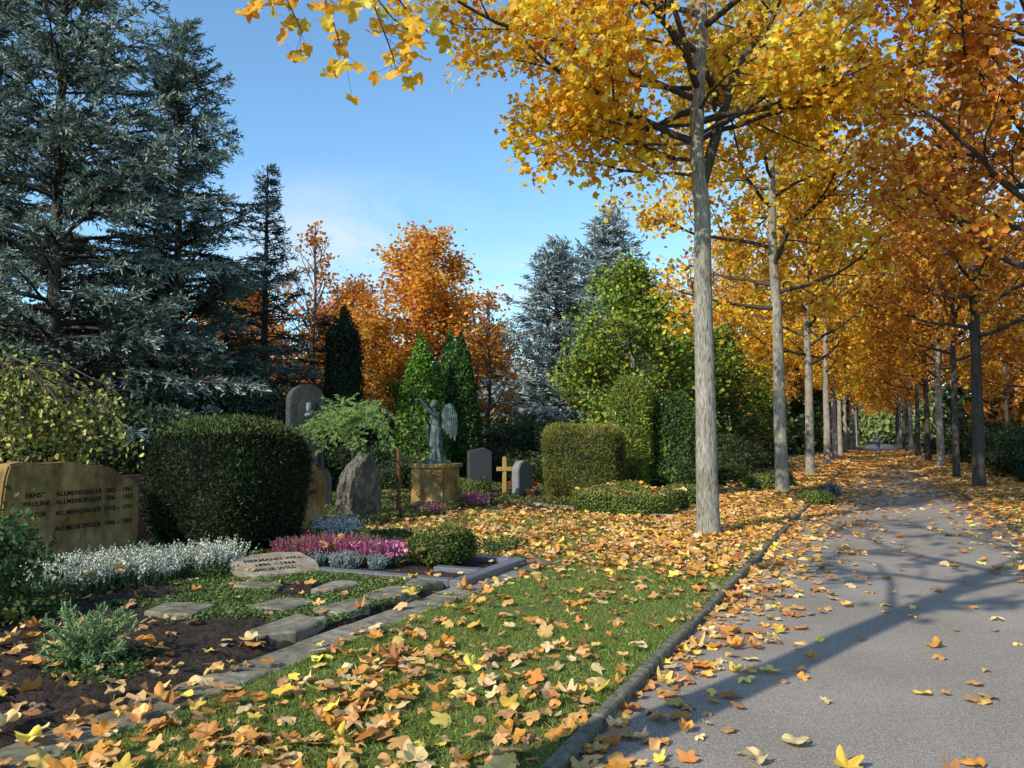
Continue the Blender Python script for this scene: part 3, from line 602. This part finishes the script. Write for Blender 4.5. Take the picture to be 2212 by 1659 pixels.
scatter(g,OV,P,frames(nrm(r.normal(size=(m,3))),nrm(r.normal(size=(m,3))+UP)),.05,pal([(.6,.1,.35),(.7,.25,.5)],m,.1,None,r),0)
P[:,2]=r.uniform(.1,.22,m); scatter(g,OV,P,frames(nrm(r.normal(size=(m,3))*.4+UP),r.normal(size=(m,3))),.06,pal([(.04,.08,.02)],m,.2,None,r),0)
g.build('cyclamen',[M_green])
def creeper(name,x0,x1,y0,y1,n,ls,cols,h=.05,seed=1,thr=0.2):
    g=Geo(); r=np.random.default_rng(seed); p=np.c_[r.uniform(x0,x1,n),r.uniform(y0,y1,n)]
    v=np.sin(p[:,0]*4+p[:,1]*2)+np.sin(p[:,1]*3.1-p[:,0]*2)+.7*np.sin(p[:,0]*11)*np.sin(p[:,1]*9); p=p[v>-thr*3]; n=len(p)
    pos=np.c_[p,.09+r.random(n)*h]; nv=nrm(r.normal(size=(n,3))*.6+UP)
    scatter(g,OV,pos,frames(nv,r.normal(size=(n,3))),ls*r.uniform(.6,1.3,n),pal(cols,n,.2,None,r),0); return g.build(name,[M_green])
creeper('ground_cover_plant',-6.6,-4.0,5.1,7.15,32000,.028,[(.12,.18,.04),(.18,.24,.06),(.07,.12,.03)],.04,1,.3)
creeper('ground_cover_plant',-9.4,-6.2,6.2,7.9,9000,.05,[(.04,.08,.018),(.08,.12,.025)],.12,2,.6)
creeper('ground_cover_plant',-9.4,-4.4,8.9,10.6,9000,.05,[(.04,.08,.018),(.09,.14,.03)],.08,3,-.1)
creeper('ground_cover_plant',-12,-7.7,10.4,16,26000,.06,[(.05,.09,.02),(.1,.14,.035),(.25,.2,.06)],.15,4,.4)
creeper('ground_cover_plant',-12,-3.8,15.6,21,30000,.07,[(.05,.09,.02),(.1,.14,.035),(.3,.2,.06)],.15,5,.4)
creeper('ground_cover_plant',-9.4,-6,3,6,14000,.045,[(.04,.08,.018),(.08,.13,.025)],.2,6,-.1)
creeper('ground_cover_plant',-5.2,-4.0,3.4,5.2,5000,.03,[(.08,.14,.03),(.14,.2,.05)],.04,8,-.35)
def juniper(name,loc,seed,n,h,cols):
    g=Geo(); r=np.random.default_rng(seed)
    for i in range(n):
        az=r.uniform(0,6.28); e=r.uniform(.35,1.4); L=h*r.uniform(.6,1.2); d=np.array([math.cos(az)*math.cos(e),math.sin(az)*math.cos(e),math.sin(e)])
        u=np.linspace(0,1,5)[:,None]; P=d*L*u; tube(g,P,np.linspace(.006,.002,5),3,(.1,.07,.04),1)
        m=110; t=r.random(m); q=d*(L*t)[:,None]; ax=nrm(d+r.normal(size=(m,3))*.75)
        scatter(g,BL,q,frames(nrm(np.cross(ax,r.normal(size=(m,3)))),ax),np.c_[np.full(m,.009),r.uniform(.03,.07,m),np.ones(m)],pal(cols,m,.2,None,r),0)
    return g.build(name,[M_green,M_barkd],loc)
juniper('juniper_plant',(-4.78,3.75,.07),1,46,.38,[(.24,.34,.13),(.34,.43,.2),(.13,.21,.08)])

# ---------------- gravestones etc ----------------
def slab(name,outline,th,loc,mat,rz=0,bev=.012,parent=None):
    import bmesh
    bm=bmesh.new()
    f=[bm.verts.new((th/2,y,z)) for y,z in outline]; face=bm.faces.new(f)
    ex=bmesh.ops.extrude_face_region(bm,geom=[face]); vs=[e for e in ex['geom'] if isinstance(e,bmesh.types.BMVert)]
    for v in vs: v.co.x-=th
    bmesh.ops.recalc_face_normals(bm,faces=bm.faces)
    bmesh.ops.bevel(bm,geom=bm.edges[:],offset=bev,segments=2,affect='EDGES')
    me=bpy.data.meshes.new(name); bm.to_mesh(me); bm.free(); me.materials.append(mat)
    o=put(name,me,loc,rz)
    if parent: o.parent=parent
    return o
def inscription(parent,lines,loc,size,mat,rot=(math.pi/2,0,math.pi/2),align='LEFT'):
    for k,(t,dy,dz) in enumerate(lines):
        c=bpy.data.curves.new('inscription','FONT'); c.body=t; c.size=size; c.extrude=.003; c.align_x=align; c.space_character=1.05; c.offset=.001
        o=bpy.data.objects.new('inscription_%d'%(k+1),c); scene.collection.objects.link(o); c.materials.append(mat)
        o.parent=parent; o.rotation_euler=rot; o.location=(loc[0],loc[1]+dy,loc[2]+dz)
st=slab('gravestone',[(-.86,0),(.80,0),(.84,.5),(.82,.92),(.74,1.02),(.62,1.04),(.5,1.13),(.36,1.19),(.2,1.2),(-.1,1.25),(-.4,1.24),(-.66,1.27),(-.8,1.24),(-.84,1.1),(-.9,.5)],.2,(-8.3,6.2,.05),M_sand,bev=.02)
L=[]
for z,a,b,x in [(.88,'ERNST','1883 – 1961',-.62),(.79,'PAULINE','1886 – 1983',-.64),(.67,'ARTUR','1910 – 1991',-.62),(.50,'ELSE','1906 – 1987',-.6)]:
    L+=[(a,x,z),('ALLMENDINGER',-.27,z),(b,.33,z)]
inscription(st,L,(.103,0,0),.075,M_letter)
st=slab('lying_gravestone',[(-.42,-.3),(.40,-.32),(.46,0),(.36,.27),(.1,.33),(-.2,.3),(-.44,.2),(-.47,-.05)],.09,(-6.0,6.95,.15),M_plaq,bev=.012)
st.rotation_euler=(0,-math.radians(74),math.radians(-30))
inscription(st,[('HERMANN WILL',-.32,.1),('1890 – 1966',-.24,-.02),('EMILIE WILL',-.3,-.14)],(.047,0,0),.085,M_letter)
slab('gravestone',[(-.3,0),(.3,0),(.3,1.0),(.2,1.06),(-.2,1.06),(-.3,1.0)],.15,(-9.2,7.75,0),M_red)
st=slab('gravestone',[(-.45,0),(.45,0),(.45,.85),(.40,.95),(.25,1.0),(.18,1.1),(0,1.16),(-.18,1.1),(-.25,1.0),(-.4,.95),(-.45,.85)],.18,(-8.4,10.35,.03),M_sand,bev=.02)
inscription(st,[('Molly',-.1,.8),('1924 – 2001',-.3,.62)],(.093,0,0),.1,M_letter)
def monument(loc):
    e=bpy.data.objects.new('tall_monument',None); scene.collection.objects.link(e); e.location=loc; e.rotation_euler=(0,0,-.55)
    arc=[(.36*math.cos(a),2.3+.32*math.sin(a)) for a in np.linspace(0,math.pi,13)]
    slab('shaft',[(-.36,.9),(.36,.9)]+arc,.3,(0,0,0),M_monu,parent=e,bev=.02)
    slab('base',[(-.5,0),(.5,0),(.5,.75),(.42,.9),(-.42,.9),(-.5,.75)],.5,(0,0,0),M_monu,parent=e,bev=.02)
    slab('panel',[(-.22,1.0),(.22,1.0),(.22,1.75),(-.22,1.75)],.03,(.155,0,0),M_darkst,parent=e,bev=.008)
    arc2=[(.19*math.cos(t),2.12+.23*math.sin(t)) for t in np.linspace(0,2*math.pi,20,endpoint=False)]
    slab('medallion_rim',arc2,.05,(.16,0,0),M_monu,parent=e,bev=.012)
    arc3=[(.14*math.cos(t),2.12+.18*math.sin(t)) for t in np.linspace(0,2*math.pi,20,endpoint=False)]
    slab('medallion',arc3,.02,(.19,0,0),M_darkst,parent=e,bev=.005)
    g=Geo()
    for cz,ry,rz_,rx in [(2.14,.06,.09,.06),(2.0,.09,.05,.04),(2.2,.065,.05,.05)]:
        th=np.linspace(0,2*math.pi,12,endpoint=False); fi=np.linspace(.1,3.04,8)
        D=np.array([[rx*math.sin(f)*math.cos(t)+.2,ry*math.sin(f)*math.sin(t),cz+rz_*math.cos(f)] for f in fi for t in th])
        i=np.arange(7)[:,None]*12;j=np.arange(12)[None]
        g.add(D,np.stack([i+j,i+12+j,i+12+(j+1)%12,i+(j+1)%12],-1).reshape(-1,4),(1,1,1),0,True)
    o=g.build('portrait_relief',[M_greyst]); o.parent=e
monument((-10.5,12.95,0))
def rock(name,loc,w,d,h,seed,mat):
    import bmesh
    bm=bmesh.new(); bmesh.ops.create_icosphere(bm,subdivisions=5,radius=1); r=np.random.default_rng(seed); K=r.normal(size=(8,3))*2.2;ph=r.uniform(0,6,8)
    for v in bm.verts:
        c=np.array(v.co); rr=1/((np.abs(c)**4).sum()**(1/4)); q=c*rr
        f=1+.06*np.sin(K@q+ph).sum()+.04*np.abs(np.sin(3*K@q)).sum()-.16
        z=(q[2]+1)/2; s=1-.22*z**2
        v.co=(q[0]*d/2*f*s,q[1]*w/2*f*s+.06*z,z*h*(1+.06*math.sin(q[1]*4+1)))
    me=bpy.data.meshes.new(name); bm.to_mesh(me); bm.free(); me.materials.append(mat)
    return put(name,me,loc)
rock('rock_gravestone',(-8.5,12.0,.0),.9,.5,1.2,3,M_rock)
e=bpy.data.objects.new('angel_statue',None); scene.collection.objects.link(e); e.location=(-8.5,14.75,0)
g=Geo(); boxg(g,-.42,.42,-.42,.42,0,.14,0,.02); boxg(g,-.37,.37,-.37,.37,.14,.92,0,.01); boxg(g,-.42,.42,-.42,.42,.92,1.0,0,.015)
o=g.build('pedestal',[M_sand]); o.parent=e
def angel():
    g=Geo()
    zs=np.array([0,.04,.15,.3,.45,.58,.68,.76,.84,.90,.93]); rx=np.array([.17,.165,.14,.125,.12,.115,.095,.09,.1,.09,.045]); ry=np.array([.19,.185,.155,.14,.135,.135,.11,.105,.135,.13,.045])
    zz=np.linspace(0,.93,40); n=40; a=np.arange(n)/n*2*math.pi
    RX=np.interp(zz,zs,rx);RY=np.interp(zz,zs,ry); cx=np.interp(zz,[0,.3,.6,.93],[.03,0,.01,-.02])
    fold=1+.11*np.sin(a*8)[None]*np.clip(1-zz/.8,.1,1)[:,None]+.05*np.sin(a*13+2)[None]*np.clip(1-zz/.8,.1,1)[:,None]
    V=np.stack([cx[:,None]+RX[:,None]*fold*np.cos(a),RY[:,None]*fold*np.sin(a),np.repeat(zz[:,None],n,1)],-1).reshape(-1,3)
    i=np.arange(39)[:,None]*n;j=np.arange(n)[None]
    g.add(V,np.stack([i+j,i+(j+1)%n,i+n+(j+1)%n,i+n+j],-1).reshape(-1,4),(1,1,1),0,True)
    tube(g,[(-.02,0,.9),(-.03,0,.98),(-.04,0,1.03)],[.045,.038,.04],10)
    def ell(c,r,nn=16):
        fi=np.linspace(.05,3.09,12);D=np.array([[c[0]+r[0]*math.sin(f)*math.cos(t),c[1]+r[1]*math.sin(f)*math.sin(t),c[2]+r[2]*math.cos(f)] for f in fi for t in np.arange(nn)/nn*6.2832])
        i=np.arange(11)[:,None]*nn;j=np.arange(nn)[None]; g.add(D,np.stack([i+j,i+nn+j,i+nn+(j+1)%nn,i+(j+1)%nn],-1).reshape(-1,4),(1,1,1),0,True)
    ell((-.045,0,1.07),(.07,.06,.085)); ell((-.02,0,1.09),(.075,.07,.08)); ell((.04,0,1.07),(.04,.045,.04)); ell((-.115,0,1.06),(.014,.012,.022))
    tube(g,[(-.02,-.11,.86),(-.1,-.13,.9),(-.2,-.14,1.0),(-.27,-.13,1.1),(-.33,-.12,1.17)],[.045,.04,.032,.026,.02],10)
    for k in range(5):
        b=np.array([-.33,-.12,1.17]); dd=nrm(np.array([-.8,-.3+.15*k,.6-.05*k])); L=[.04,.06,.065,.06,.045][k]
        tube(g,[b,b+dd*L*.5,b+dd*L+np.array([0,0,-.008])],[.009,.008,.005],6)
    tube(g,[(-.02,.12,.86),(-.05,.15,.76),(-.1,.12,.68),(-.15,.05,.74)],[.042,.036,.03,.022],10)
    tube(g,[(-.12,.1,.7),(-.13,.12,.55),(-.11,.13,.38)],[.035,.045,.02],8)
    for sg in (-1,1):
        pts=[(.08,.80),(.10,.95),(.16,1.06),(.24,1.10),(.31,1.04),(.36,.9),(.38,.72),(.37,.55),(.33,.38),(.29,.5),(.26,.42),(.23,.55),(.19,.5),(.15,.62),(.11,.62)]
        n=len(pts); y=lambda p:sg*(.05+.32*(p[0]-.05))
        A=[(p[0],y(p)-.013,p[1]) for p in pts]; B=[(p[0],y(p)+.013,p[1]) for p in pts]
        cA_=(.24,y((.24,0))-.03,.8);cB_=(.24,y((.24,0))+.03,.8)
        g.add(A+[cA_],[(i,(i+1)%n,n) for i in range(n)]); g.add(B+[cB_],[((i+1)%n,i,n) for i in range(n)]); g.add(A+B,[(i,(i+1)%n,n+(i+1)%n,n+i) for i in range(n)])
        for q in np.linspace(.14,.34,6):
            for s2 in (-1,1): tube(g,[(q*.7+.05,y((q,0))+.02*s2,1.02),(q,y((q,0))+.022*s2,.75),(q,y((q,0))+.015*s2,.5)],[.006,.014,.004],5)
    boxg(g,-.22,.24,-.22,.22,-.04,.02,0,.01)
    return g.build('angel_figure',[M_bronze])
o=angel(); o.parent=e; o.location=(0,0,1.042); o.rotation_euler=(0,0,.75); o.scale=(1.12,1.12,1.12)
slab('gravestone',[(-.28,0),(.28,0),(.28,1.14),(.1,1.24),(-.28,1.16)],.24,(-8.75,17.3,.05),M_darkst,rz=-.75)
e=bpy.data.objects.new('wooden_cross',None); scene.collection.objects.link(e); e.location=(-8.2,17.55,.05); e.rotation_euler=(0,0,-.9)
slab('post',[(-.045,0),(.045,0),(.045,1.0),(0,1.04),(-.045,1.0)],.06,(0,0,0),M_wood,parent=e,bev=.005)
slab('crossbar',[(-.2,.68),(.2,.68),(.2,.78),(-.2,.78)],.05,(.02,0,0),M_wood,parent=e,bev=.005)
arc=[(.32*math.cos(a),.72+.24*math.sin(a)) for a in np.linspace(0.1,math.pi-.1,11)]
slab('gravestone',[(-.32,0),(.32,0)]+arc,.2,(-7.75,17.6,.03),M_greyst,rz=-.15,bev=.02)
g=Geo(); tube(g,[(0,0,0),(0,0,.2),(0,0,.22),(0,0,.26)],[.09,.14,.16,.16],16); tube(g,[(0,0,.255),(0,0,.25)],[.16,.001],16)
g.build('terracotta_pot',[M_terra],(-7.35,17.2,.08))
def gsmesh(nm,outl,th,mat):
    o=slab(nm,outl,th,(0,0,0),mat); me=o.data; bpy.data.objects.remove(o); return me
arc2=[(.3*math.cos(a),.75+.2*math.sin(a)) for a in np.linspace(0,math.pi,9)]
gm=[gsmesh('gs1',[(-.35,0),(.35,0),(.35,.9),(-.35,.95)],.16,M_greyst),gsmesh('gs2',[(-.3,0),(.3,0)]+arc2,.16,M_darkst),gsmesh('gs3',[(-.22,0),(.22,0),(.2,1.2),(0,1.3),(-.2,1.2)],.2,M_sand),gsmesh('gs4',[(-.45,0),(.45,0),(.45,.6),(0,.72),(-.45,.6)],.15,M_red)]
rr=random.Random(12)
for i in range(60):
    side=rr.random()<.72
    x=rr.choice([-5.6,-8,-10.5,-13,-16,-19,-22])+rr.uniform(-.2,.2) if side else rr.choice([5.2,7.6,10])
    y=rr.uniform(20.5,55) if side else rr.uniform(14,50)
    if not free(x,y): continue
    put('gravestone',rr.choice(gm),(x,y,0),rr.uniform(-.1,.1)+(0 if side else math.pi),rr.uniform(.8,1.15))
e=bpy.data.objects.new('stone_cross',None); scene.collection.objects.link(e); x,y=W(3.55,29); e.location=(x,y,0); e.rotation_euler=(0,0,-1.2)
slab('shaft',[(-.08,0),(.08,0),(.08,2.3),(-.08,2.3)],.14,(0,0,0),M_greyst,parent=e); slab('arms',[(-.35,1.75),(.35,1.75),(.35,1.9),(-.35,1.9)],.12,(0.02,0,0),M_greyst,parent=e)

# ---------------- pedestrian ----------------
def person(loc,rz):
    e=bpy.data.objects.new('pedestrian',None); scene.collection.objects.link(e); e.location=loc; e.rotation_euler=(0,0,rz)
    def skin(nm,J,E,mat,sub=2):
        me=bpy.data.meshes.new(nm); me.from_pydata([j[0] for j in J],E,[]); me.materials.append(mat)
        o=bpy.data.objects.new(nm,me); scene.collection.objects.link(o); o.parent=e
        m=o.modifiers.new('s','SKIN')
        for i,j in enumerate(J): me.skin_vertices[0].data[i].radius=(j[1],j[2] if len(j)>2 else j[1])
        me.skin_vertices[0].data[0].use_root=True
        s=o.modifiers.new('d','SUBSURF'); s.levels=sub; s.render_levels=sub
        return o
    skin('legs',[((0,0,.93),.14,.11),((-.09,0,.86),.09),((-.1,.1,.48),.06),((-.1,-.0,.1),.045),((.09,0,.86),.09),((.1,.04,.48),.06),((.1,-.22,.13),.045)],[(0,1),(1,2),(2,3),(0,4),(4,5),(5,6)],M_jeans)
    skin('shoes',[((-.1,-.02,.06),.045),((-.1,.16,.04),.04)],[(0,1)],M_hair); skin('shoes_back',[((.1,-.24,.09),.045),((.1,-.08,.04),.04)],[(0,1)],M_hair)
    skin('jacket',[((0,0,.9),.16,.12),((0,0,1.15),.15,.11),((0,0,1.38),.17,.11),((0,0,1.48),.07),((-.19,0,1.41),.065),((-.25,-.05,1.13),.05),((-.25,.08,.9),.04),((.19,0,1.41),.065),((.25,.02,1.13),.05),((.25,-.08,.9),.04)],[(0,1),(1,2),(2,3),(2,4),(4,5),(5,6),(2,7),(7,8),(8,9)],M_jacket)
    skin('head',[((0,0,1.48),.05),((0,.01,1.56),.06,.07),((0,.015,1.64),.085,.095),((0,.01,1.71),.07,.08)],[(0,1),(1,2),(2,3)],M_skin)
    skin('nose',[((0,.1,1.64),.012),((0,.125,1.62),.014)],[(0,1)],M_skin,1)
    for sx in(-.03,.03): skin('eye',[((sx,.098,1.66),.008),((sx,.104,1.66),.006)],[(0,1)],M_hair,1)
    skin('hair',[((0,-.02,1.74),.08,.09),((0,-.05,1.66),.075,.06)],[(0,1)],M_hair)
    for sx,y in((-.25,.1),(.25,-.1)):
        skin('hand',[((sx,y,.88),.022,.03),((sx,y,.81),.018,.035)],[(0,1)],M_skin,1)
        for k in range(4): skin('finger_%d'%(k+1),[((sx,y-.03+.02*k,.8),.009),((sx*.99,y-.03+.02*k,.765),.008),((sx*.95,y-.03+.02*k,.74-.01*(k%2)),.007)],[(0,1),(1,2)],M_skin,1)
        skin('thumb',[((sx*.97,y+.03,.86),.01),((sx*.95,y+.055,.82),.009)],[(0,1)],M_skin,1)
person((.1,66,.01),math.pi)

# ---------------- light, sky, camera ----------------
el=math.radians(33); sd=Vector((.34,.94,0)).normalized()
dirv=Vector((sd.x*math.cos(el),sd.y*math.cos(el),-math.sin(el)))
sun=bpy.data.lights.new('sun','SUN'); sun.energy=5.0; sun.angle=math.radians(.53); sun.color=(1,.93,.79)
so=bpy.data.objects.new('sun',sun); scene.collection.objects.link(so); so.rotation_euler=dirv.to_track_quat('-Z','Y').to_euler(); so.location=(-5,-10,20)
w=bpy.data.worlds.new('World'); scene.world=w; w.use_nodes=True; nt=w.node_tree; nt.nodes.clear()
out=N(nt,'ShaderNodeOutputWorld'); bg=N(nt,'ShaderNodeBackground'); bg.inputs[1].default_value=.15
sky=N(nt,'ShaderNodeTexSky'); sky.sky_type='NISHITA'; sky.sun_disc=False; sky.sun_elevation=el; sky.sun_rotation=math.atan2(-sd.x,-sd.y)%(2*math.pi)
sky.air_density=1.0; sky.dust_density=.3; sky.ozone_density=1.5
tint=N(nt,'ShaderNodeMix',data_type='RGBA',blend_type='MULTIPLY'); tint.inputs['Factor'].default_value=1; tint.inputs['B'].default_value=(1.14,1.5,1.62,1)
nt.links.new(sky.outputs[0],tint.inputs['A'])
tc=N(nt,'ShaderNodeTexCoord'); mp=N(nt,'ShaderNodeMapping'); mp.inputs['Scale'].default_value=(1.0,1.0,3.2)
nz=N(nt,'ShaderNodeTexNoise'); nz.inputs['Scale'].default_value=4.5; nz.inputs['Detail'].default_value=8; nz.inputs['Roughness'].default_value=.6; nz.inputs['Distortion'].default_value=.9
nt.links.new(tc.outputs['Generated'],mp.inputs[0]); nt.links.new(mp.outputs[0],nz.inputs['Vector'])
rp=N(nt,'ShaderNodeValToRGB'); rp.color_ramp.elements[0].position=.36; rp.color_ramp.elements[1].position=.68; nt.links.new(nz.outputs['Fac'],rp.inputs[0])
# wispy cloud banks low in the sky
last=None
for c,rad,am in [((-.576,.777,.235),.24,.95),((-.40,.89,.19),.22,.75),((-.15,.95,.15),.3,.5),((.7,.6,.25),.4,.7),((-.95,.1,.25),.4,.7)]:
    vm=N(nt,'ShaderNodeVectorMath',operation='DISTANCE'); ms=N(nt,'ShaderNodeVectorMath',operation='MULTIPLY'); ms.inputs[1].default_value=(1,1,2.4)
    nt.links.new(tc.outputs['Generated'],ms.inputs[0]); nt.links.new(ms.outputs[0],vm.inputs[0]); vm.inputs[1].default_value=(c[0],c[1],c[2]*2.4)
    m1=N(nt,'ShaderNodeMapRange'); m1.interpolation_type='SMOOTHSTEP'; m1.inputs['From Min'].default_value=rad; m1.inputs['From Max'].default_value=0; m1.inputs['To Max'].default_value=am; nt.links.new(vm.outputs['Value'],m1.inputs['Value'])
    if last is None: last=m1.outputs[0]
    else:
        ad=N(nt,'ShaderNodeMath',operation='MAXIMUM'); nt.links.new(last,ad.inputs[0]); nt.links.new(m1.outputs[0],ad.inputs[1]); last=ad.outputs[0]
mu=N(nt,'ShaderNodeMath',operation='MULTIPLY'); nt.links.new(rp.outputs[0],mu.inputs[0]); nt.links.new(last,mu.inputs[1])
mx=N(nt,'ShaderNodeMix',data_type='RGBA'); nt.links.new(mu.outputs[0],mx.inputs['Factor']); nt.links.new(tint.outputs['Result'],mx.inputs['A']); mx.inputs['B'].default_value=(5.5,6.1,6.6,1)
nt.links.new(mx.outputs['Result'],bg.inputs[0]); nt.links.new(bg.outputs[0],out.inputs[0])
cam=bpy.data.cameras.new('camera'); co=bpy.data.objects.new('camera',cam); scene.collection.objects.link(co); scene.camera=co
co.location=(0,0,1.6); co.rotation_euler=(math.radians(90+3.66),0,math.radians(24.5)); cam.lens=28; cam.sensor_width=36; cam.clip_start=.05; cam.clip_end=2000
scene.view_settings.view_transform='Standard'; scene.view_settings.look='None'; scene.view_settings.exposure=0
